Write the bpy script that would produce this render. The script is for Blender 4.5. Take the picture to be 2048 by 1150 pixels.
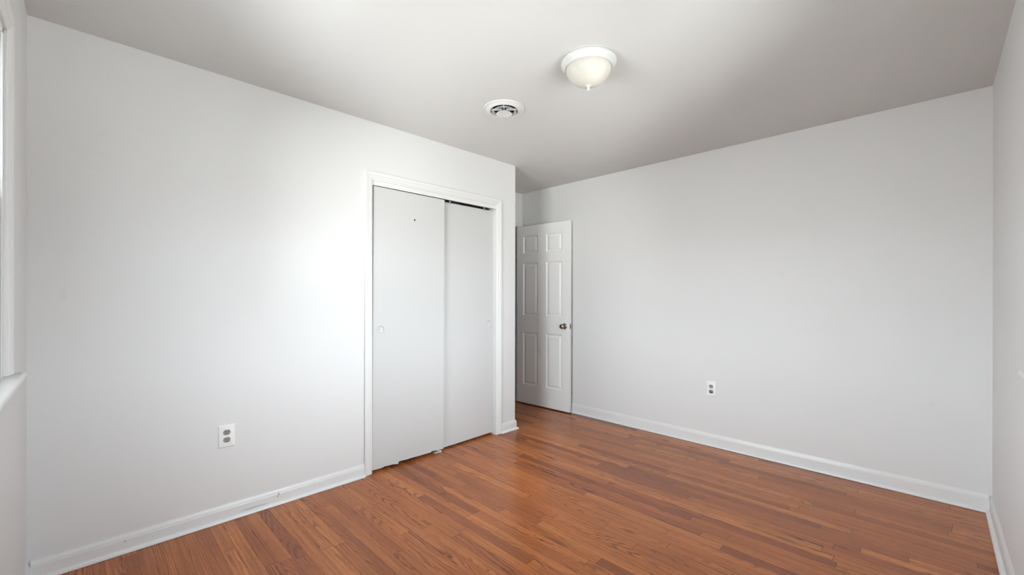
import bpy, bmesh, math, random
from mathutils import Vector, Matrix
for o in list(bpy.data.objects): bpy.data.objects.remove(o)
SC = bpy.context.scene
COL = SC.collection
PI = math.pi

# ------------------------------------------------------------------ camera
H = 2.44
cam_d = bpy.data.cameras.new('camera')
cam_d.sensor_width = 36.0
cam_d.lens = 852.0 / 2048.0 * 36.0
cam_d.shift_y = 16.5 / 2048.0
cam_d.clip_start = 0.01
cam = bpy.data.objects.new('camera', cam_d)
COL.objects.link(cam)
YAW, ROLL = 0.7831, 0.0015
F = Vector((math.cos(YAW), math.sin(YAW), 0)); R = Vector((math.sin(YAW), -math.cos(YAW), 0)); U = Vector((0, 0, 1))
R2 = R * math.cos(ROLL) + U * math.sin(ROLL); U2 = -R * math.sin(ROLL) + U * math.cos(ROLL)
M = Matrix((R2, U2, -F)).transposed().to_4x4(); M.translation = Vector((0, 0, 1.2365))
cam.matrix_world = M
SC.camera = cam

# ------------------------------------------------------------------ exposure, world
SC.view_settings.view_transform = 'Standard'
SC.view_settings.look = 'None'
SC.view_settings.gamma = 1.0
SC.view_settings.use_curve_mapping = False
SC.view_settings.exposure = 3.16
SC.cycles.max_bounces = 16
SC.cycles.diffuse_bounces = 12
SC.cycles.glossy_bounces = 4
SC.cycles.transparent_max_bounces = 12
SC.cycles.sample_clamp_indirect = 4.0

SC.cycles.use_denoising = True

# overcast daylight: (high sky, low sky, tree line, ground) brightness towards four compass sectors outside the windows
SIDE, CORNER, YARD, FAR = (2.3, 6.0, 3.7, 2.7), (1.6, 1.2, 3.0, 4.2), (2.0, 5.2, 2.9, 2.0), (1.0, 3.0, 1.5, 2.7)
HIGH_TINT, SKY_TINT, TREE_TINT, GROUND_TINT = (0.90, 1.0, 1.11), (0.930, 1.0, 1.075), (0.975, 1.0, 1.01), (0.985, 1.0, 0.995)
W = bpy.data.worlds.new('daylight'); SC.world = W; W.use_nodes = True
nt = W.node_tree; nt.nodes.clear()
def wn(t): return nt.nodes.new(t)
def wmath(op, a, b=0.0):
    n = wn('ShaderNodeMath'); n.operation = op
    for i, v in enumerate((a, b)):
        if isinstance(v, bpy.types.NodeSocket): nt.links.new(v, n.inputs[i])
        else: n.inputs[i].default_value = v
    return n.outputs[0]
def wmap(v, a, b, smooth=False):
    n = wn('ShaderNodeMapRange'); n.clamp = True
    if smooth: n.interpolation_type = 'SMOOTHSTEP'
    nt.links.new(v, n.inputs[0]); n.inputs[1].default_value = a; n.inputs[2].default_value = b; return n.outputs[0]
sx = wn('ShaderNodeSeparateXYZ'); nt.links.new(wn('ShaderNodeTexCoord').outputs['Generated'], sx.inputs[0])
height = wmap(sx.outputs[2], -1, 1)
phi = wmath('FLOORED_MODULO', wmath('ARCTAN2', sx.outputs[1], sx.outputs[0]), 2 * PI)
def sector(v):
    rp = wn('ShaderNodeValToRGB'); nt.links.new(height, rp.inputs[0]); e = rp.color_ramp.elements
    col = lambda c, k: (c[0] * k, c[1] * k, c[2] * k, 1)
    e[0].position = 0.0; e[0].color = col(GROUND_TINT, v[3]); e[1].position = 1.0; e[1].color = col(HIGH_TINT, v[0])
    for p, c, k in ((0.41, GROUND_TINT, v[3]), (0.45, TREE_TINT, v[2]), (0.515, TREE_TINT, v[2]), (0.545, SKY_TINT, v[1]), (0.67, SKY_TINT, v[1]), (0.78, HIGH_TINT, v[0])):
        q = e.new(p); q.color = col(c, k)
    return rp.outputs[0]
def wmix(f, a, b):
    n = wn('ShaderNodeMix'); n.data_type = 'RGBA'; nt.links.new(f, n.inputs[0]); nt.links.new(a, n.inputs[6]); nt.links.new(b, n.inputs[7]); return n.outputs[2]
rad = math.radians
c_ = wmix(wmap(phi, rad(185), rad(215), True), sector(SIDE), sector(CORNER))
c_ = wmix(wmap(phi, rad(240), rad(255), True), c_, sector(YARD))
c_ = wmix(wmap(phi, rad(282), rad(296), True), c_, sector(FAR))
bg = wn('ShaderNodeBackground'); nt.links.new(c_, bg.inputs[0]); bg.inputs[1].default_value = 1.0
nt.links.new(bg.outputs[0], wn('ShaderNodeOutputWorld').inputs[0])

# room planes (metres): x runs along the closet wall, y along the long wall
WX, LY, RY, BX, AY, EX = -0.174, 2.769, -0.229, 3.6585, 3.475, 2.8226
T = 0.12                                     # wall thickness
WIN1 = (1.13, 2.022, 0.985, 2.052)           # window in the left-hand wall: y0, y1, sill, head
WIN2 = (1.02, 1.985, 1.005, 2.052)           # window in the right-hand wall: x0, x1, sill, head

def portal(name, loc, rot, sx_, sy_):
    d = bpy.data.lights.new(name, 'AREA'); d.shape = 'RECTANGLE'; d.size = sx_; d.size_y = sy_; d.energy = 1
    d.cycles.is_portal = True
    o = bpy.data.objects.new(name, d); COL.objects.link(o); o.location = loc; o.rotation_euler = rot
portal('window_daylight', (WX - T - 0.02, (WIN1[0] + WIN1[1]) / 2, (WIN1[2] + WIN1[3]) / 2), (0, -PI / 2, 0), WIN1[3] - WIN1[2], WIN1[1] - WIN1[0])
portal('window_daylight', ((WIN2[0] + WIN2[1]) / 2, RY - T - 0.02, (WIN2[2] + WIN2[3]) / 2), (PI / 2, 0, 0), WIN2[1] - WIN2[0], WIN2[3] - WIN2[2])

# ------------------------------------------------------------------ materials
class NT:
    def __init__(s, name):
        s.m = bpy.data.materials.new(name); s.m.use_nodes = True
        s.t = s.m.node_tree; s.n = s.t.nodes; s.b = s.n['Principled BSDF']
        s.obj = s.n.new('ShaderNodeTexCoord').outputs['Object']
    def link(s, a, b): s.t.links.new(a, b)
    def put(s, sock, v):
        if hasattr(v, 'links') or isinstance(v, bpy.types.NodeSocket): s.link(v, sock)
        elif v is not None: sock.default_value = v
    def math(s, op, a, b=None, c=None, clamp=False):
        n = s.n.new('ShaderNodeMath'); n.operation = op; n.use_clamp = clamp
        s.put(n.inputs[0], a); s.put(n.inputs[1], b)
        if c is not None: s.put(n.inputs[2], c)
        return n.outputs[0]
    def rng(s, v, a, b, c=0.0, d=1.0, smooth=False):
        n = s.n.new('ShaderNodeMapRange'); n.clamp = True
        if smooth: n.interpolation_type = 'SMOOTHSTEP'
        s.put(n.inputs[0], v)
        for i, q in enumerate((a, b, c, d)): n.inputs[i + 1].default_value = q
        return n.outputs[0]
    def noise(s, vec, scale, detail=2.0, rough=0.5, dist=0.0):
        n = s.n.new('ShaderNodeTexNoise'); s.put(n.inputs['Vector'], vec)
        n.inputs['Scale'].default_value = scale; n.inputs['Detail'].default_value = detail
        n.inputs['Roughness'].default_value = rough; n.inputs['Distortion'].default_value = dist
        return n.outputs['Fac']
    def comb(s, x, y, z=0.0):
        n = s.n.new('ShaderNodeCombineXYZ'); s.put(n.inputs[0], x); s.put(n.inputs[1], y); s.put(n.inputs[2], z); return n.outputs[0]
    def sep(s, v):
        n = s.n.new('ShaderNodeSeparateXYZ'); s.put(n.inputs[0], v); return n.outputs
    def mix(s, fac, a, b, mode='MIX'):
        n = s.n.new('ShaderNodeMix'); n.data_type = 'RGBA'; n.blend_type = mode
        s.put(n.inputs[0], fac); s.put(n.inputs[6], a); s.put(n.inputs[7], b); return n.outputs[2]
    def ramp(s, fac, stops):
        n = s.n.new('ShaderNodeValToRGB'); s.put(n.inputs[0], fac); el = n.color_ramp.elements
        while len(el) > 1: el.remove(el[-1])
        el[0].position = stops[0][0]; el[0].color = stops[0][1] + (1,)
        for p, c in stops[1:]:
            q = el.new(p); q.color = c + (1,)
        return n.outputs[0]
    def bump(s, h, strength, dist):
        n = s.n.new('ShaderNodeBump'); n.inputs['Strength'].default_value = strength; n.inputs['Distance'].default_value = dist
        s.link(h, n.inputs['Height']); s.link(n.outputs[0], s.b.inputs['Normal'])

def paint(name, col, rough=0.55, stipple=0.0, spots=(), spot_col=(0.52, 0.52, 0.51, 1), scuff=0.0, spec=0.4):
    """matt wall or satin trim paint; spots = ((x,y,z),(rx,ry,rz),strength) are stains of their own shape"""
    k = NT(name); c = col + (1,)
    base = k.mix(k.rng(k.noise(k.obj, 1.3, 3), 0.3, 0.7), tuple(v * 0.985 for v in col) + (1,), c)
    if scuff:
        f = k.math('MULTIPLY', k.rng(k.noise(k.obj, 38, 6, 0.7), 0.63, 0.72), scuff)
        base = k.mix(f, base, (0.40, 0.38, 0.35, 1))
    for p, r, st in spots:
        mp = k.n.new('ShaderNodeMapping'); mp.vector_type = 'POINT'
        mp.inputs['Location'].default_value = tuple(-p[i] / r[i] for i in range(3)); mp.inputs['Scale'].default_value = tuple(1 / v for v in r)
        k.link(k.obj, mp.inputs['Vector'])
        ln = k.n.new('ShaderNodeVectorMath'); ln.operation = 'LENGTH'; k.link(mp.outputs[0], ln.inputs[0])
        base = k.mix(k.rng(ln.outputs['Value'], 0.6, 1.0, st, 0.0, True), base, spot_col)
    k.link(base, k.b.inputs['Base Color'])
    k.b.inputs['Roughness'].default_value = rough
    k.b.inputs['Specular IOR Level'].default_value = spec
    if stipple: k.bump(k.noise(k.obj, 260, 2), stipple, 0.001)
    return k.m

WALLC = (0.68, 0.68, 0.678)
m_wall_left = paint('wall_paint_left', WALLC, 0.6, 0.25, [((0.055, LY, 1.986), (.018, .05, .02), .07), ((0.048, LY, 1.897), (.03, .05, .014), .08),
    ((0.052, LY, 1.821), (.04, .05, .012), .07), ((-0.068, LY, 1.237), (.016, .05, .035), .12), ((0.555, LY, 0.553), (.006, .05, .005), .3)])
m_wall_back = paint('wall_paint_back', WALLC, 0.6, 0.25, [((BX, 0.594, 0.998), (.05, .02, .018), .10), ((BX, 0.439, 0.359), (.05, .035, .035), .10),
    ((BX, 0.824, 1.413), (.05, .04, .04), .08), ((BX, 0.017, 0.572), (.05, .02, .025), .12), ((BX, 1.16, .66), (.05, .05, .05), .06), ((BX, 2.705, 0.905), (.05, .006, .006), .6)])
m_wall = paint('wall_paint', WALLC, 0.6, 0.25)
m_ceil = paint('ceiling_paint', (0.64, 0.643, 0.637), 0.75, 0.3, [((3.479, 2.698, H), (.06, .07, .1), .16), ((3.34, 2.092, H), (.05, .05, .1), .16),
    ((0.475, 2.546, H), (.03, .04, .1), .14), ((2.224, 0.981, H), (.05, .05, .1), .07)])
m_trim = paint('trim_paint', (0.71, 0.71, 0.706), 0.35)
m_trim_closet = paint('closet_casing_paint', (0.71, 0.71, 0.706), 0.35, 0, [((1.376, LY - .012, -.001), (.05, .04, .007), .8), ((2.612, LY - .012, -.001), (.06, .04, .007), .8)], spot_col=(0.30, 0.22, 0.16, 1))
m_base = paint('baseboard_paint', (0.70, 0.70, 0.698), 0.35, 0, [((0.69, LY - .012, 0.028), (.085, .03, .0022), .75), ((0.815, LY - .012, 0.060), (.0035, .03, .0095), .95),
    ((0.808, LY - .012, 0.049), (.004, .03, .004), 1.0), ((0.14, LY - .012, 0.057), (.006, .03, .003), .7), ((0.93, LY - .012, 0.058), (.004, .03, .003), .6),
    ((1.02, LY - .012, 0.062), (.004, .03, .002), .7), ((BX - .012, 0.035, .076), (.03, .003, .002), .4), ((BX - .012, 0.075, .066), (.03, .0025, .002), .45), ((BX - .012, 0.045, .063), (.03, .002, .0015), .4)],
    spot_col=(0.16, 0.15, 0.14, 1), scuff=0.25)
m_door = paint('door_paint', (0.84, 0.84, 0.83), 0.42)
m_closet = paint('closet_door_paint', (0.555, 0.555, 0.552), 0.4)
m_plastic = paint('white_plastic', (0.79, 0.79, 0.785), 0.3)
m_grille = paint('white_enamel', (0.70, 0.70, 0.69), 0.35)
m_pan = paint('lamp_pan_enamel', (0.58, 0.58, 0.57), 0.35)
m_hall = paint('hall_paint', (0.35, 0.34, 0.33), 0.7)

def simple(name, col, rough=0.5, metal=0.0):
    k = NT(name)
    k.link(k.mix(k.noise(k.obj, 40, 2), tuple(v * .9 for v in col) + (1,), col + (1,)), k.b.inputs['Base Color'])
    k.b.inputs['Roughness'].default_value = rough; k.b.inputs['Metallic'].default_value = metal
    return k.m
m_grey = simple('grey_nylon', (0.29, 0.28, 0.27), 0.4)
m_black = simple('dark_slot', (0.012, 0.012, 0.012), 0.6)
m_duct = simple('dark_duct', (0.02, 0.02, 0.02), 0.8)
m_nickel = simple('satin_nickel', (0.42, 0.37, 0.32), 0.22, 1.0)
m_steel = simple('zinc_steel', (0.65, 0.66, 0.64), 0.35, 1.0)
m_clear = simple('white_nylon_guide', (0.7, 0.72, 0.68), 0.3)

def floor_material():
    k = NT('red_oak_strip_floor')
    x, y, z = k.sep(k.obj)
    PW = 0.0572
    xr = k.math('DIVIDE', k.math('ADD', x, 10.0), PW)
    row = k.math('FLOOR', xr); fx = k.math('FRACT', xr)
    def wn(a, b):
        n = k.n.new('ShaderNodeTexWhiteNoise'); n.noise_dimensions = '2D'; k.link(k.comb(a, b), n.inputs['Vector']); return n.outputs
    rr = wn(row, 3.7)[0]; rr2 = wn(row, 11.3)[0]
    L = k.math('MULTIPLY_ADD', rr2, 0.75, 0.6)
    yl = k.math('DIVIDE', k.math('ADD', k.math('ADD', y, 20.0), k.math('MULTIPLY', rr, 7.0)), L)
    pid = k.math('FLOOR', yl); fy = k.math('FRACT', yl)
    wv, wc = wn(row, pid)
    r, g, b = k.sep(wc)
    # seams
    ex = k.math('MULTIPLY', k.math('MINIMUM', fx, k.math('SUBTRACT', 1.0, fx)), PW)
    ey = k.math('MULTIPLY', k.math('MINIMUM', fy, k.math('SUBTRACT', 1.0, fy)), L)
    gapvar = k.math('MULTIPLY', k.noise(k.comb(row, k.math('MULTIPLY', y, 1.2)), 1.0, 2), 1.6)
    sx1 = k.math('MULTIPLY', k.rng(ex, 0.0004, 0.0012, 1, 0), k.rng(gapvar, 0.5, 1.1, 0.45, 1.0))
    sy1 = k.rng(ey, 0.0006, 0.0016, 0.85, 0)
    seam = k.math('MAXIMUM', sx1, sy1)
    # grain: contour rings of a field stretched along the board; straight grain on most boards, cathedrals on some
    px = k.math('ADD', x, k.math('MULTIPLY', r, 31.0)); py = k.math('ADD', y, k.math('MULTIPLY', g, 57.0))
    fld = k.noise(k.comb(k.math('MULTIPLY', px, 7.0), k.math('MULTIPLY', py, 0.55), k.math('MULTIPLY', b, 9.0)), 1.0, 1.0, 0.4)
    wob = k.noise(k.comb(k.math('MULTIPLY', px, 45.0), k.math('MULTIPLY', py, 7.0)), 1.0, 2, 0.5)
    cath = k.rng(b, 0.15, 0.9, 10.0, 42.0)
    ph = k.math('ADD', k.math('ADD', k.math('MULTIPLY', fld, cath), k.math('MULTIPLY', px, k.rng(g, 0.0, 1.0, 15.0, 120.0))), k.math('MULTIPLY', wob, 1.6))
    ring = k.math('FRACT', ph)
    line = k.math('MULTIPLY', k.rng(ring, 0.50, 0.90, 0, 1, True), k.rng(ring, 0.90, 1.0, 1, 0))
    pore = k.rng(k.noise(k.comb(k.math('MULTIPLY', px, 900.0), k.math('MULTIPLY', py, 22.0)), 1.0, 2, 0.6), 0.5, 0.72)
    streak = k.noise(k.comb(k.math('MULTIPLY', px, 90.0), k.math('MULTIPLY', py, 1.6)), 1.0, 3, 0.6)
    col = k.ramp(wv, [(0.0, (0.290, 0.082, 0.026)), (0.12, (0.400, 0.118, 0.034)), (0.45, (0.500, 0.155, 0.041)), (0.75, (0.550, 0.178, 0.046)), (1.0, (0.620, 0.214, 0.056))])
    col = k.mix(k.rng(streak, 0.35, 0.72, 0.0, 0.60), col, (0.20, 0.060, 0.024, 1))
    grainy = k.math('MULTIPLY', line, k.rng(k.noise(k.comb(k.math('MULTIPLY', px, 14.0), k.math('MULTIPLY', py, 2.0), 4.0), 1.0, 2), 0.38, 0.66, 0.12, 0.92))
    col = k.mix(grainy, col, (0.095, 0.026, 0.010, 1))
    col = k.mix(k.math('MULTIPLY', pore, 0.5), col, (0.10, 0.035, 0.02, 1))
    kn = k.rng(k.noise(k.comb(k.math('MULTIPLY', px, 8.0), k.math('MULTIPLY', py, 3.0), 8.0), 1.0, 1), 0.72, 0.80, 0.0, 0.55)
    col = k.mix(kn, col, (0.07, 0.022, 0.014, 1))
    col = k.mix(seam, col, (0.030, 0.012, 0.008, 1))
    k.link(col, k.b.inputs['Base Color'])
    k.link(k.rng(k.noise(k.obj, 6, 3), 0.3, 0.7, 0.20, 0.255), k.b.inputs['Roughness'])
    k.b.inputs['Specular IOR Level'].default_value = 0.32
    cup = k.math('POWER', k.math('ABSOLUTE', k.math('SUBTRACT', fx, 0.5)), 2.0)
    h = k.math('ADD', k.math('MULTIPLY', cup, 0.5), k.math('MULTIPLY', k.noise(k.comb(k.math('MULTIPLY', px, 30.0), k.math('MULTIPLY', py, 2.5)), 1.0, 2), 0.35))
    k.bump(h, 0.35, 0.001)
    return k.m
m_floor = floor_material()

def glass_material(name, rough=0.0):
    k = NT(name); n = k.n; n.remove(k.b)
    tr = n.new('ShaderNodeBsdfTransparent'); gl = n.new('ShaderNodeBsdfGlossy'); gl.inputs['Roughness'].default_value = rough
    fr = n.new('ShaderNodeFresnel'); fr.inputs['IOR'].default_value = 1.45
    tr.inputs['Color'].default_value = (0.97, 0.985, 0.975, 1)
    mx = n.new('ShaderNodeMixShader'); k.link(fr.outputs[0], mx.inputs[0]); k.link(tr.outputs[0], mx.inputs[1]); k.link(gl.outputs[0], mx.inputs[2])
    k.link(mx.outputs[0], n['Material Output'].inputs[0]); return k.m
m_glass = glass_material('window_glass')

def shade_material():
    k = NT('frosted_ribbed_glass'); n = k.n; n.remove(k.b)
    tl = n.new('ShaderNodeBsdfTranslucent'); tl.inputs['Color'].default_value = (0.93, 0.92, 0.88, 1)
    df = n.new('ShaderNodeBsdfDiffuse'); df.inputs['Color'].default_value = (0.74, 0.735, 0.70, 1)
    gl = n.new('ShaderNodeBsdfGlossy'); gl.inputs['Roughness'].default_value = 0.25
    m1 = n.new('ShaderNodeMixShader'); m1.inputs[0].default_value = 0.45
    k.link(tl.outputs[0], m1.inputs[1]); k.link(df.outputs[0], m1.inputs[2])
    fr = n.new('ShaderNodeFresnel'); fr.inputs['IOR'].default_value = 1.4
    m2 = n.new('ShaderNodeMixShader'); k.link(fr.outputs[0], m2.inputs[0]); k.link(m1.outputs[0], m2.inputs[1]); k.link(gl.outputs[0], m2.inputs[2])
    k.link(m2.outputs[0], n['Material Output'].inputs[0]); return k.m
m_shade = shade_material()
def emission(name, col, st):
    k = NT(name); k.b.inputs['Base Color'].default_value = col + (1,); k.b.inputs['Emission Color'].default_value = col + (1,); k.b.inputs['Emission Strength'].default_value = st; return k.m
m_bulb = emission('lit_bulb', (1.0, 0.93, 0.80), 0.15)

# ------------------------------------------------------------------ mesh helpers
def obj(name, bm, mat, parent=None, smooth=False, auto=None):
    bmesh.ops.recalc_face_normals(bm, faces=bm.faces)
    me = bpy.data.meshes.new(name); bm.to_mesh(me); bm.free()
    if smooth:
        for p in me.polygons: p.use_smooth = True
        if auto is not None: me.set_sharp_from_angle(angle=math.radians(auto))
    for mm in (mat if isinstance(mat, (list, tuple)) else [mat]): me.materials.append(mm)
    o = bpy.data.objects.new(name, me); COL.objects.link(o)
    if parent: o.parent = parent
    return o
def empty(name, loc=(0, 0, 0), rz=0.0):
    o = bpy.data.objects.new(name, None); COL.objects.link(o); o.location = loc; o.rotation_euler = (0, 0, rz); o.empty_display_size = 0.05; return o
def tag(o, label, cat, kind=None, group=None):
    o['label'] = label; o['category'] = cat
    if kind: o['kind'] = kind
    if group: o['group'] = group
    return o
def box(bm, a, b, bevel=0.0, seg=2):
    vs = [bm.verts.new((x, y, z)) for x in (a[0], b[0]) for y in (a[1], b[1]) for z in (a[2], b[2])]
    fs = [(0, 1, 3, 2), (4, 6, 7, 5), (0, 4, 5, 1), (2, 3, 7, 6), (0, 2, 6, 4), (1, 5, 7, 3)]
    faces = [bm.faces.new([vs[i] for i in f]) for f in fs]
    if bevel:
        es = list({e_ for f in faces for e_ in f.edges})
        bmesh.ops.bevel(bm, geom=es, offset=bevel, segments=seg, profile=0.5, affect='EDGES')
def rings(bm, secs, close_ring=True, cap0=False, cap1=False):
    """secs: list of rings of 3-D points, bridged one to the next"""
    vv = [[bm.verts.new(p) for p in s] for s in secs]
    n = len(vv[0])
    for a, b in zip(vv, vv[1:]):
        for i in range(n if close_ring else n - 1):
            j = (i + 1) % n
            try: bm.faces.new((a[i], a[j], b[j], b[i]))
            except ValueError: pass
    if cap0: bm.faces.new(vv[0])
    if cap1: bm.faces.new(vv[-1])
    return vv
def lathe(bm, prof, n=64, axis='z', c=(0, 0, 0), cap0=False, cap1=False, rib=None):
    secs = []
    for pi_, (r, h) in enumerate(prof):
        ring = []
        for i in range(n):
            a = 2 * PI * i / n
            rr = max(r, 1e-5) * (1 + (rib(pi_, a) if rib else 0))
            u, v = rr * math.cos(a), rr * math.sin(a)
            p = {'z': (u, v, h), 'x': (h, u, v), 'y': (u, h, v)}[axis]
            ring.append((c[0] + p[0], c[1] + p[1], c[2] + p[2]))
        secs.append(ring)
    rings(bm, secs, True, cap0, cap1)
def sweep_plan(bm, pts, prof, side=1):
    """profile (t, z) swept along plan points with mitred corners; t grows to the left of travel when side = 1"""
    P = [Vector(p) for p in pts]; secs = []
    for i, p in enumerate(P):
        d0 = (P[i] - P[i - 1]).normalized() if i else None
        d1 = (P[i + 1] - P[i]).normalized() if i < len(P) - 1 else None
        n0 = Vector((-d0.y, d0.x)) * side if d0 else None; n1 = Vector((-d1.y, d1.x)) * side if d1 else None
        n = n0 if n1 is None else n1 if n0 is None else (n0 + n1) / (1 + n0.dot(n1))
        secs.append([(p.x + n.x * t, p.y + n.y * t, z) for t, z in prof])
    rings(bm, secs, True, True, True)
def casing(bm, fn, s0, s1, z0, z1, prof, z0b=None):
    """profile (w, t): w outward from the opening edge, t off the wall; fn(s, z, t) -> point"""
    secs = [[fn(s0 - w, z0, t) for w, t in prof], [fn(s0 - w, z1 + w, t) for w, t in prof],
            [fn(s1 + w, z1 + w, t) for w, t in prof], [fn(s1 + w, z0, t) for w, t in prof]]
    rings(bm, secs, True, True, True)
def arc(cx, cy, r, a0, a1, n):
    return [(cx + r * math.cos(math.radians(a0 + (a1 - a0) * i / n)), cy + r * math.sin(math.radians(a0 + (a1 - a0) * i / n))) for i in range(n + 1)]
CASE = [(0, 0), (0, .006), (.002, .008), (.010, .0085), (.012, .011), (.015, .0125), (.018, .011), (.020, .0115), (.030, .0125), (.033, .0155), (.036, .0145), (.039, .0155), (.047, .017), (.054, .0175), (.057, .0155), (.057, 0)]

# ------------------------------------------------------------------ setting
bm = bmesh.new(); box(bm, (WX - T, RY - T, -0.06), (BX + T + 0.6, AY + 1.4, 0.0))
tag(obj('floor', bm, m_floor), 'red-brown oak strip floor of narrow boards running the length of the long wall', 'floor', 'structure')

VENT = (1.905, 1.970); LAMP = (1.82, 1.262)
bm = bmesh.new()                                       # ceiling with a round duct hole
x0, x1, y0, y1 = WX - T, BX + T + 0.6, RY - T, AY + 1.4
N = 64; q = 0.2; cen = VENT
circ, sq = [], []
for i in range(N):
    a = 2 * PI * i / N; c_, s_ = math.cos(a), math.sin(a); m_ = max(abs(c_), abs(s_))
    circ.append((cen[0] + .0875 * c_, cen[1] + .0875 * s_, H)); sq.append((cen[0] + q * c_ / m_, cen[1] + q * s_ / m_, H))
rings(bm, [circ, sq])
def quad(a, b, c, d): bm.faces.new([bm.verts.new((p[0], p[1], H)) for p in (a, b, c, d)])
quad((x0, y0), (x1, y0), (x1, cen[1] - q), (x0, cen[1] - q)); quad((x0, cen[1] + q), (x1, cen[1] + q), (x1, y1), (x0, y1))
quad((x0, cen[1] - q), (cen[0] - q, cen[1] - q), (cen[0] - q, cen[1] + q), (x0, cen[1] + q)); quad((cen[0] + q, cen[1] - q), (x1, cen[1] - q), (x1, cen[1] + q), (cen[0] + q, cen[1] + q))
tag(obj('ceiling', bm, m_ceil), 'flat off-white painted ceiling with faint grey smudges', 'ceiling', 'structure')

def wall(name, axis, at, thick, s0, s1, hole, mat, label, z0=0.0, z1=H):
    """wall slab from plane `at` to at+thick on `axis`, spanning s0..s1; hole = (sa, sb, za, zb)"""
    bm = bmesh.new(); lo, hi = min(at, at + thick), max(at, at + thick)
    def b(sa, sb, za, zb):
        if sb - sa < 1e-4 or zb - za < 1e-4: return
        if axis == 0: box(bm, (lo, sa, za), (hi, sb, zb))
        else: box(bm, (sa, lo, za), (sb, hi, zb))
    if hole:
        ha, hb, za, zb = hole
        b(s0, ha, z0, z1); b(hb, s1, z0, z1); b(ha, hb, z0, za); b(ha, hb, zb, z1)
    else: b(s0, s1, z0, z1)
    bmesh.ops.remove_doubles(bm, verts=bm.verts, dist=1e-5)
    return tag(obj(name, bm, mat), label, 'wall', 'structure')
CL = (1.403, 2.582, 2.040)                              # closet opening x0, x1, head
ED = (2.79, 3.588, 2.045)                               # bedroom doorway x0, x1, head
wall('wall_front', 0, WX, -T, RY - T, AY + T, WIN1, m_wall, 'grey wall at the left picture edge holding the side window')
wall('wall_right', 1, RY, -T, WX, BX + T, WIN2, m_wall, 'grey wall at the right picture edge with a window stool tip')
wall('wall_left', 1, LY, 0.10, WX, EX, (CL[0] - .012, CL[1] + .012, 0, CL[2] + .012), m_wall_left, 'pale grey wall holding the white sliding closet doors')
wall('wall_closet_end', 0, EX, -0.10, LY + 0.10, AY, None, m_wall, 'end wall of the closet facing the door alcove')
wall('wall_back', 0, BX, T, RY, AY + 1.3, None, m_wall_back, 'long bare pale grey wall behind the open six-panel door')
wall('wall_alcove', 1, AY, T, WX, BX, (ED[0] - .014, ED[1] + .014, 0, ED[2] + .014), m_wall, 'short wall above the doorway at the far end of the alcove')
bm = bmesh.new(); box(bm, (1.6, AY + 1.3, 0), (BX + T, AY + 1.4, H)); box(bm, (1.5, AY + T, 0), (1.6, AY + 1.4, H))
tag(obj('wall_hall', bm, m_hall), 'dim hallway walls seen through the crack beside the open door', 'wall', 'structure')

# baseboards with shoe moulding
def base_prof(h): return [(0, 0.0)] + [(.012, 0.0), (.012, h - .026), (.0105, h - .022), (.0105, h - .018), (.008, h - .010), (.005, h - .004), (.004, h), (0, h)]
SHOE = [(.012, .0015), (.028, .0015)] + [(.012 + .016 * math.cos(a), .0025 + .0165 * math.sin(a)) for a in (0.25, .6, .95, 1.3)] + [(.012, .019)]
def baseboard(name, pts, h, side, label, mat=None):
    bm = bmesh.new(); sweep_plan(bm, pts, base_prof(h), side); o = obj(name, bm, mat or m_base)
    tag(o, label, 'baseboard', 'structure')
    bm = bmesh.new(); sweep_plan(bm, pts, SHOE, side); obj('shoe_moulding', bm, m_trim, o)
baseboard('baseboard_left', [(WX + .012, LY), (CL[0] + .005 - .0575, LY)], 0.088, -1, 'scuffed white baseboard on the wall left of the closet doors')
baseboard('baseboard_closet', [(CL[1] - .005 + .0575, LY), (EX, LY), (EX, AY)], 0.088, -1, 'short white baseboard wrapping the corner right of the closet doors')
baseboard('baseboard_back', [(BX, AY), (BX, RY + .012)], 0.100, -1, 'long white baseboard along the bare wall beside the open door')
baseboard('baseboard_right', [(BX, RY), (WX + .012, RY)], 0.100, -1, 'white baseboard along the wall at the right picture edge')
baseboard('baseboard_front', [(WX, RY), (WX, LY)], 0.088, -1, 'white baseboard under the window at the left picture edge')

# ------------------------------------------------------------------ closet
fn = lambda s, z, t: (s, LY - t, z)
bm = bmesh.new(); casing(bm, fn, CL[0] + .004, CL[1] - .004, 0.001, CL[2] - .002, CASE)
tag(obj('trim_1', bm, m_trim_closet), 'white fluted casing framing the sliding closet doors', 'door casing', 'structure')
bm = bmesh.new()
box(bm, (CL[0] - .012, LY + .0002, 0), (CL[0], LY + .10, CL[2])); box(bm, (CL[1], LY + .0002, 0), (CL[1] + .012, LY + .10, CL[2])); box(bm, (CL[0] - .012, LY + .0002, CL[2]), (CL[1] + .012, LY + .10, CL[2] + .012))
tag(obj('trim_2', bm, m_trim), 'white jamb boards lining the closet opening', 'door jamb', 'structure')
bm = bmesh.new(); box(bm, (CL[0] + .001, LY + .0006, 2.005), (CL[1] - .001, LY + .0046, CL[2] - .0005))
fas = tag(obj('trim_3', bm, m_trim), 'white fascia strip hiding the track above the closet doors', 'track fascia', 'structure')
bm = bmesh.new(); box(bm, (CL[0] + .004, LY + .0050, 2.018), (CL[1] - .004, LY + .075, 2.0395)); box(bm, (CL[0] + .004, LY + .030, 2.008), (CL[1] - .004, LY + .032, 2.018))
obj('track', bm, m_steel, fas)
for hx in (2.10, 2.47):
    bm = bmesh.new(); box(bm, (hx - .007, LY + .034, 1.985), (hx + .007, LY + .0365, 2.016), .001); obj('track_bracket', bm, m_grey, fas)

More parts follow.
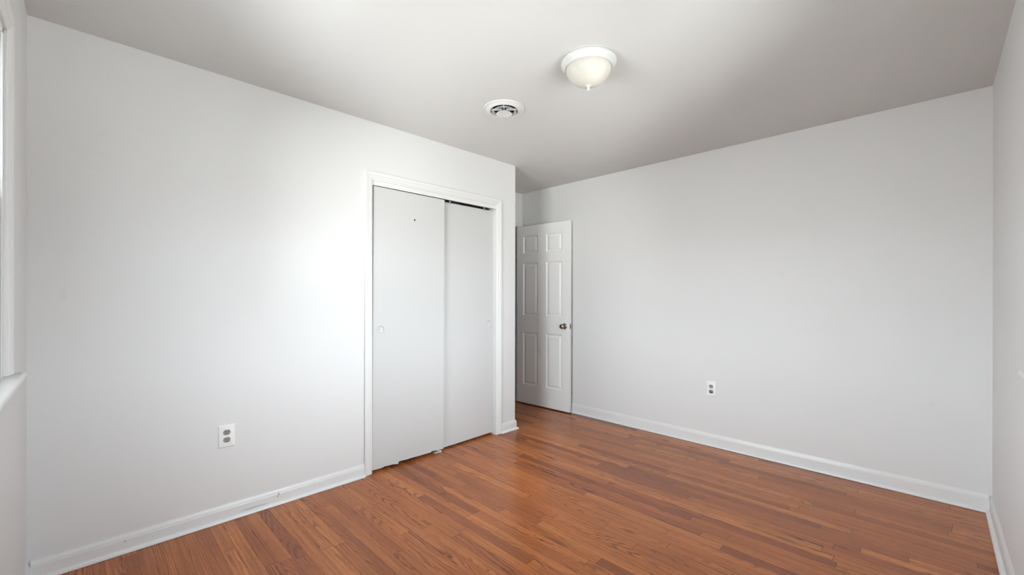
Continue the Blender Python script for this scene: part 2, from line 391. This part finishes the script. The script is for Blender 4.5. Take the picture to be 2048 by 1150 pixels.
def pull(bm, x, z, y):
    """shallow round finger cup: rim ring plus dished floor"""
    lathe(bm, [(.028, 0.0), (.0285, -.0012), (.0265, -.0022), (.0245, -.0012), (.0238, .0018), (.022, .006), (.012, .0075), (.0003, .0078)], 40, 'y', (x, y, z))
def slider(name, pts, y0, thick, pull_at, label, tilt, hole=None):
    """door slab from its outline (x, z) with a round finger-pull recess"""
    root = empty(name, (0, y0, 0)); tag(root, label, 'sliding door', 'structure')
    piv = Vector((sum(p[0] for p in pts) / len(pts), 0, 1.0))
    rot = lambda v: Vector((piv.x + (v[0] - piv.x) * math.cos(tilt) + (v[2] - piv.z) * math.sin(tilt), v[1], piv.z + (v[2] - piv.z) * math.cos(tilt) - (v[0] - piv.x) * math.sin(tilt)))
    bm = bmesh.new()
    A = [bm.verts.new((p[0], 0, p[1])) for p in pts]; B = [bm.verts.new((p[0], thick, p[1])) for p in pts]
    n = len(pts)
    def holed(verts, y):                                # face with the pull hole cut out
        px, pz = pull_at; cc = [bm.verts.new((px + .026 * math.cos(2 * PI * i / 32), y, pz + .026 * math.sin(2 * PI * i / 32))) for i in range(32)]
        es = [bm.edges.new((verts[i], verts[(i + 1) % n])) for i in range(n)] + [bm.edges.new((cc[i], cc[(i + 1) % 32])) for i in range(32)]
        bmesh.ops.triangle_fill(bm, use_beauty=True, edges=es)
    holed(A, 0.0); bm.faces.new(B)
    for i in range(n): bm.faces.new((A[i], A[(i + 1) % n], B[(i + 1) % n], B[i]))
    for v in bm.verts: v.co = rot(v.co)
    obj('door_slab', bm, m_closet, root)
    bm = bmesh.new(); pull(bm, pull_at[0], pull_at[1], 0.0)
    for v in bm.verts: v.co = rot(v.co)
    obj('finger_pull', bm, m_closet, root, True, 50)
    if hole:
        bm = bmesh.new(); lathe(bm, [(.0060, -.0002), (.0060, -.0008), (.0042, -.0009), (.0038, -.0003), (.0003, -.0003)], 20, 'y', (hole[0], 0, hole[1]))
        for v in bm.verts: v.co = rot(v.co); v.co.z = hole[1] + (v.co.z - hole[1]) * 1.35
        obj('knot_hole', bm, m_black, root, True, 40)
    return root
FX0, FX1 = 1.4165, 2.0205
bot = [(FX0, .020), (1.488, .017), (1.512, .0225), (1.540, .0195), (1.580, .0180), (1.602, .0125), (1.620, .0110), (1.623, .0265), (1.645, .0270), (1.68, .0240), (1.74, .0240), (1.80, .0225), (1.86, .0220), (1.905, .0215), (1.908, .0285), (1.955, .0240), (FX1, .0200)]
slider('door_1', bot + [(FX1, 2.0), (FX0, 2.0)], LY + .006, .022, (1.476, 0.997), 'front sliding closet door with a chipped bottom edge and small dark hole', 0.0030, (1.748, 1.804))
slider('door_2', [(1.968, .0115), (2.579, .0195), (2.579, 1.992), (1.968, 1.992)], LY + .040, .022, (2.520, 0.992), 'rear sliding closet door tucked behind the front one on the right', 0.0)

# small floor guide under the door overlap
g = empty('door_guide', (1.985, LY + .012, 0)); tag(g, 'small pale floor guide bracket under the corner of the front closet door', 'door guide')
bm = bmesh.new(); box(bm, (-.045, -.008, .0), (.014, .034, .003), .001); obj('base_plate', bm, m_clear, g)
for fy in (-.009, .019):
    bm = bmesh.new(); box(bm, (-.010, fy, .003), (.012, fy + .003, .016), .0008); obj('guide_fin', bm, m_clear, g)
bm = bmesh.new(); lathe(bm, [(.0045, .003), (.0045, .0045), (.003, .0056), (.0003, .006)], 16, 'z', (-.024, .004, 0)); obj('screw', bm, m_steel, g, True)

# ------------------------------------------------------------------ doorway and six-panel door
fa = lambda s, z, t: (s, AY - t, z)
bm = bmesh.new()
CASE_N = [(w, t) for w, t in CASE]
secs = [[fa(EX + .031, ED[2] + .004 + w, t) for w, t in CASE_N], [fa(ED[1] + .006 + w, ED[2] + .004 + w, t) for w, t in CASE_N], [fa(ED[1] + .006 + w, .001, t) for w, t in CASE_N]]
rings(bm, secs, True, True, True)
tag(obj('trim_4', bm, m_trim), 'white casing over the bedroom doorway behind the open door', 'door casing', 'structure')
bm = bmesh.new()
box(bm, (ED[0] - .014, AY + .0002, 0), (ED[0], AY + T, ED[2])); box(bm, (ED[1], AY + .0002, 0), (ED[1] + .014, AY + T, ED[2])); box(bm, (ED[0] - .014, AY + .0002, ED[2]), (ED[1] + .014, AY + T, ED[2] + .014))
tag(obj('trim_5', bm, m_trim), 'white jamb lining the bedroom doorway', 'door jamb', 'structure')

DW, DT, DZ0, DZ1 = 0.735, 0.035, 0.013, 2.030
# local door frame: s along the door from the hinge, d into its thickness (away from the room)
HX, HY, ANG = 3.552, 3.456, math.atan2(0.036, 0.734)
dr = empty('door_3', (HX, HY, 0)); tag(dr, 'white six-panel bedroom door standing open against the long wall', 'door', 'structure')
dr.rotation_euler = (0, 0, -PI / 2 + ANG)              # local +x runs from hinge to free edge, local +y towards the long wall
ss = [0, .095, .310, .425, .640, DW]; zs = [DZ0, .226, .822, 1.012, 1.610, 1.716, 1.918, DZ1]
bm = bmesh.new()
def face_side(y, sgn):
    V = [[bm.verts.new((s, y, z)) for z in zs] for s in ss]
    for i in range(5):
        for j in range(7):
            c4 = [V[i][j], V[i + 1][j], V[i + 1][j + 1], V[i][j + 1]]
            if i in (1, 3) and j in (1, 3, 5):
                prev = c4
                for ins, dep in ((.003, .0012), (.010, .0090), (.014, .0105), (.019, .0105), (.036, .0036), (.038, .0028)):
                    a, b_, c, d = ss[i] + ins, ss[i + 1] - ins, zs[j] + ins, zs[j + 1] - ins
                    nx = [bm.verts.new((p, y + sgn * dep, r)) for p, r in ((a, c), (b_, c), (b_, d), (a, d))]
                    for w in range(4): bm.faces.new((prev[w], prev[(w + 1) % 4], nx[(w + 1) % 4], nx[w]))
                    prev = nx
                bm.faces.new(prev)
            else: bm.faces.new(c4)
    return V
A = face_side(0, 1); B = face_side(DT, -1)
for j in range(7):
    for i in (0, 5): bm.faces.new((A[i][j], A[i][j + 1], B[i][j + 1], B[i][j]))
for i in range(5):
    for j in (0, 7): bm.faces.new((A[i][j], A[i + 1][j], B[i + 1][j], B[i][j]))
obj('door_leaf', bm, m_door, dr)
KS, KZ = DW - .062, 0.914
kb = empty('door_knob', (0, 0, 0)); kb.parent = dr
bm = bmesh.new(); lathe(bm, [(.0325, 0), (.0325, -.003), (.030, -.007), (.022, -.010), (.014, -.012), (.0003, -.012)], 40, 'y', (KS, 0, KZ)); obj('rose', bm, m_nickel, kb, True, 35)
bm = bmesh.new(); lathe(bm, [(.010, -.010), (.010, -.024), (.013, -.029), (.022, -.035), (.0265, -.044), (.0265, -.052), (.023, -.060), (.015, -.0645), (.0003, -.066)], 40, 'y', (KS, 0, KZ)); obj('knob', bm, m_nickel, kb, True, 60)
bm = bmesh.new(); box(bm, (DW - .0005, .006, KZ - .028), (DW + .0012, DT - .006, KZ + .028), .0005); lp = obj('latch_plate', bm, m_nickel, dr)
bm = bmesh.new(); box(bm, (DW + .001, .011, KZ - .008), (DW + .009, .023, KZ + .008), .002); obj('latch_bolt', bm, m_nickel, lp)
for hz in (0.30, 1.05, 1.80):
    bm = bmesh.new(); lathe(bm, [(.0003, -.046), (.004, -.046), (.0055, -.043), (.0055, .043), (.004, .046), (.0003, .046)], 14, 'z', (-.003, DT + .005, hz)); obj('hinge', bm, m_nickel, dr, True, 40)

# ------------------------------------------------------------------ windows
def window(name, fn, s0, s1, z0, z1, label, horn, proj):
    """fn(s, z, t): s along the wall, t into the room from the wall face"""
    root = empty(name, fn((s0 + s1) / 2, z0, 0)); tag(root, label, 'window', 'structure')
    inv = Vector(root.location)
    def rel(o):
        for v in o.data.vertices: v.co -= inv
        o.parent = root; return o
    def bx(bm, a, b, bevel=0.0):
        p, q_ = fn(*a), fn(*b); box(bm, tuple(min(p[i], q_[i]) for i in range(3)), tuple(max(p[i], q_[i]) for i in range(3)), bevel)
    bm = bmesh.new(); casing(bm, fn, s0 + .004, s1 - .004 + .008, z0 + .001, z1 - .002, CASE); rel(obj('casing', bm, m_trim))
    bm = bmesh.new(); d = -T                            # jamb lining and outer sill
    bx(bm, (s0, z0 - .02, d), (s0 + .012, z1, -.0002)); bx(bm, (s1 - .012, z0 - .02, d), (s1, z1, -.0002)); bx(bm, (s0, z1 - .012, d), (s1, z1, -.0002)); bx(bm, (s0, z0 - .0195, d), (s1, z0 - .004, -.002))
    rel(obj('window_frame', bm, m_trim))
    bm = bmesh.new()                                    # inner stops
    bx(bm, (s0 + .012, z0, -.004), (s0 + .022, z1 - .012, -.0003)); bx(bm, (s1 - .022, z0, -.004), (s1 - .012, z1 - .012, -.0003)); bx(bm, (s0 + .012, z1 - .022, -.004), (s1 - .012, z1 - .012, -.0003))
    rel(obj('sash_stop', bm, m_trim))
    zm = (z0 + z1) / 2
    for za, zb, ta, tb in ((z0, zm + .018, -.038, -.0045), (zm - .018, z1 - .012, -.074, -.0405)):
        bm = bmesh.new(); a, b = s0 + .013, s1 - .013
        bx(bm, (a, za, ta), (a + .042, zb, tb), .002); bx(bm, (b - .042, za, ta), (b, zb, tb), .002); bx(bm, (a + .04, za, ta), (b - .04, za + .045, tb), .002); bx(bm, (a + .04, zb - .036, ta), (b - .04, zb, tb), .002)
        sa = rel(obj('sash', bm, m_trim))
        bm = bmesh.new(); tm = (ta + tb) / 2; bx(bm, (a + .036, za + .04, tm - .002), (b - .036, zb - .032, tm + .002)); gp = obj('glass_pane', bm, m_glass)
        for v in gp.data.vertices: v.co -= inv
        gp.parent = sa
    # stool with rounded nose and horns past the casing
    h0, h1 = s0 - horn, s1 + horn; tt = .021; r = tt / 2
    nose = [(proj - r + r * math.cos(math.radians(a)), z0 - tt / 2 + r * math.sin(math.radians(a))) for a in range(-90, 91, 15)]
    prof = [(.0005, z0 - tt)] + nose + [(.0005, z0)]
    bm = bmesh.new(); secs = []
    for s, k_ in ((h0, .003), (h0 + .003, .0), (h1 - .003, .0), (h1, .003)):
        secs.append([fn(s, z - (k_ if z > z0 - tt / 2 else -k_) * .8, max(.0005, t - k_)) for t, z in prof])
    rings(bm, secs, True, True, True)
    bx(bm, (s0 + .013, z0 - .0205, -.032), (s1 - .013, z0 - .0002, .0004))
    rel(obj('window_sill', bm, m_trim, None, True, 40))
    bm = bmesh.new(); AP = [(0, z0 - tt - .0575), (.006, z0 - tt - .0575), (.010, z0 - tt - .052), (.013, z0 - tt - .03), (.013, z0 - tt - .0005), (0, z0 - tt - .0005)]
    rings(bm, [[fn(s, z, t + .0003) for t, z in AP] for s in (s0 - .05, s1 + .05)], True, True, True); rel(obj('apron', bm, m_trim))
window('window_1', lambda s, z, t: (WX + t, s, z), *WIN1, 'white double-hung window at the left picture edge', 0.088, 0.043)
window('window_2', lambda s, z, t: (s, RY + t, z), *WIN2, 'white window at the right picture edge, only its stool tip in view', 0.125, 0.043)

# ------------------------------------------------------------------ ceiling light
L0 = empty('ceiling_light', (LAMP[0], LAMP[1], H)); tag(L0, 'lit flush-mount ceiling light with a ribbed frosted glass bowl and white pan', 'ceiling light')
bm = bmesh.new()
lathe(bm, [(.1425, -.0005), (.1440, -.003), (.1435, -.0055), (.1415, -.0062), (.1360, -.0050), (.1355, -.0075), (.1395, -.0095), (.1402, -.014), (.1385, -.022), (.133, -.030), (.128, -.034), (.1275, -.038), (.124, -.043), (.119, -.045), (.115, -.043), (.114, -.036), (.112, -.006), (.0003, -.005)], 96)
obj('pan', bm, m_pan, L0, True, 45)
gp = [(.1135, -.040), (.1140, -.046), (.1125, -.054), (.109, -.064), (.103, -.076), (.094, -.089), (.083, -.100), (.070, -.110), (.055, -.118), (.040, -.1235), (.024, -.127), (.010, -.128)]
bm = bmesh.new()
lathe(bm, gp, 672, rib=lambda i, a: (0.007 * math.cos(84 * a) if 2 <= i <= 8 else 0.003 * math.cos(84 * a) if i in (1, 9) else 0))
obj('glass_shade', bm, m_shade, L0, True)
bm = bmesh.new(); lathe(bm, [(.0003, -.126), (.017, -.127), (.0185, -.1295), (.016, -.132), (.009, -.134), (.0062, -.137), (.0062, -.141), (.0078, -.144), (.0072, -.149), (.004, -.152), (.0003, -.153)], 32)
obj('finial', bm, m_pan, L0, True, 50)
BD = Vector((-0.016, -0.036, -0.066))                   # the lamp inside sits off-centre in the bowl
bm = bmesh.new(); bmesh.ops.create_uvsphere(bm, u_segments=24, v_segments=16, radius=.022)
for v in bm.verts: v.co += BD
obj('bulb', bm, m_bulb, L0, True)
ld = bpy.data.lights.new('lamp_glow', 'POINT'); ld.energy = 0.018; ld.color = (1.0, 0.92, 0.80); ld.shadow_soft_size = .03
lo = bpy.data.objects.new('lamp_glow', ld); COL.objects.link(lo); lo.parent = L0; lo.location = BD + Vector((0, 0, -.0))

# ------------------------------------------------------------------ ceiling vent
V0 = empty('ceiling_vent', (VENT[0], VENT[1], H)); tag(V0, 'round white ceiling air diffuser with stepped rings and a dark throat', 'air vent')
bm = bmesh.new(); lathe(bm, [(.130, -.0003), (.131, -.004), (.128, -.007), (.122, -.006), (.119, -.0045), (.115, -.006), (.100, -.0125), (.093, -.0155), (.089, -.0155), (.0878, -.012), (.0878, -.004), (.0868, .003)], 96)
obj('flange', bm, m_grille, V0, True, 45)
bm = bmesh.new(); lathe(bm, [(.0868, .0028), (.0868, .14), (.0003, .14)], 48); obj('duct', bm, m_duct, V0)
bm = bmesh.new(); lathe(bm, [(.0765, -.0240), (.0770, -.0252), (.0757, -.0254), (.0715, -.0185), (.0675, -.0120), (.0660, -.0120), (.0700, -.0182), (.0745, -.0240), (.0765, -.0240)], 80)
obj('deflector_ring', bm, m_grille, V0, True, 60)
bm = bmesh.new(); lathe(bm, [(.0003, -.012), (.030, -.020), (.046, -.030), (.0505, -.0345), (.0510, -.0360), (.0495, -.0366), (.040, -.0350), (.024, -.0335), (.0003, -.0330)], 64)
obj('center_cone', bm, m_grille, V0, True, 60)
for i in range(4):
    a = math.radians(45 + 90 * i - 2); bm = bmesh.new(); box(bm, (.012, -.0030, -.012), (.0862, .0030, .001), .0008)
    bmesh.ops.rotate(bm, verts=bm.verts, cent=(0, 0, 0), matrix=Matrix.Rotation(a, 3, 'Z')); obj('spoke', bm, m_grille, V0)

# ------------------------------------------------------------------ outlets (local: x across, z up, y into the wall)
def rounded(w, h, r, n=6):
    out = []
    for cx, cz, a0 in ((w - r, h - r, 0), (-(w - r), h - r, 90), (-(w - r), -(h - r), 180), (w - r, -(h - r), 270)):
        out += [(cx + r * math.cos(math.radians(a0 + 90 * i / n)), cz + r * math.sin(math.radians(a0 + 90 * i / n))) for i in range(n + 1)]
    return out
def duplex(w=.0172, h=.0142, n=10):
    """receptacle outline: round sides, flat top and bottom"""
    pts = []
    for i in range(40):
        a = 2 * PI * i / 40; pts.append((w * math.cos(a), max(-h, min(h, w * math.sin(a)))))
    return pts
def outlet(loc, rz, label, gap):
    root = empty('electrical_outlet', loc, rz); tag(root, label, 'electrical outlet', None, 'duplex outlets on the walls')
    bm = bmesh.new(); W_, H_ = .0395, .0620
    rings(bm, [[(x, y, z) for x, z in rounded(W_ - i, H_ - i, .004)] for i, y in ((0, 0), (0, -.0015), (.002, -.0040), (.0045, -.0055))], True, False, True)
    obj('cover_plate', bm, m_plastic, root, True, 25)
    for sz in (.0205, -.0205):
        bm = bmesh.new(); du = duplex(); low = gap and sz < 0
        rings(bm, [[(x, -.0052, z + sz) for x, z in du], [(x, -.0060, z + sz) for x, z in du], [(x * .96, -.0066, z * .96 + sz) for x, z in du]], True, False, True)
        rc = obj('receptacle', bm, m_grey, root)
        for sx_, hh in ((-.0062, .0042), (.0062, .0036)):
            bm = bmesh.new(); box(bm, (sx_ - .0014, -.0069, sz + .0035 - hh), (sx_ + .0014, -.0064, sz + .0035 + hh)); obj('slot', bm, m_black, rc)
        bm = bmesh.new(); lathe(bm, [(.0003, -.0069), (.0027, -.0069), (.0027, -.0064)], 14, 'y', (0, 0, sz - .0075)); obj('ground_hole', bm, m_black, rc)
        if low:                                          # flat black piece laid over the lower half as the dark gap
            bm = bmesh.new(); pts = [(x * .97, z * .97 + sz) for x, z in du if z < -.001]
            rings(bm, [[(x, -.0070, z) for x, z in pts], [(x, -.0062, z) for x, z in pts]], True, True, True); obj('dark_gap', bm, m_black, rc)
    bm = bmesh.new(); lathe(bm, [(.0003, -.0068), (.0022, -.0066), (.0028, -.0054)], 16, 'y'); obj('screw', bm, m_plastic, root, True)
outlet((0.555, LY - .0003, 0.4625), 0.0, 'white duplex outlet with grey sockets low on the wall left of the closet', False)
outlet((BX - .0003, 1.3155, 0.4700), -PI / 2, 'white duplex outlet on the long bare wall, dark gap in its lower socket', True)
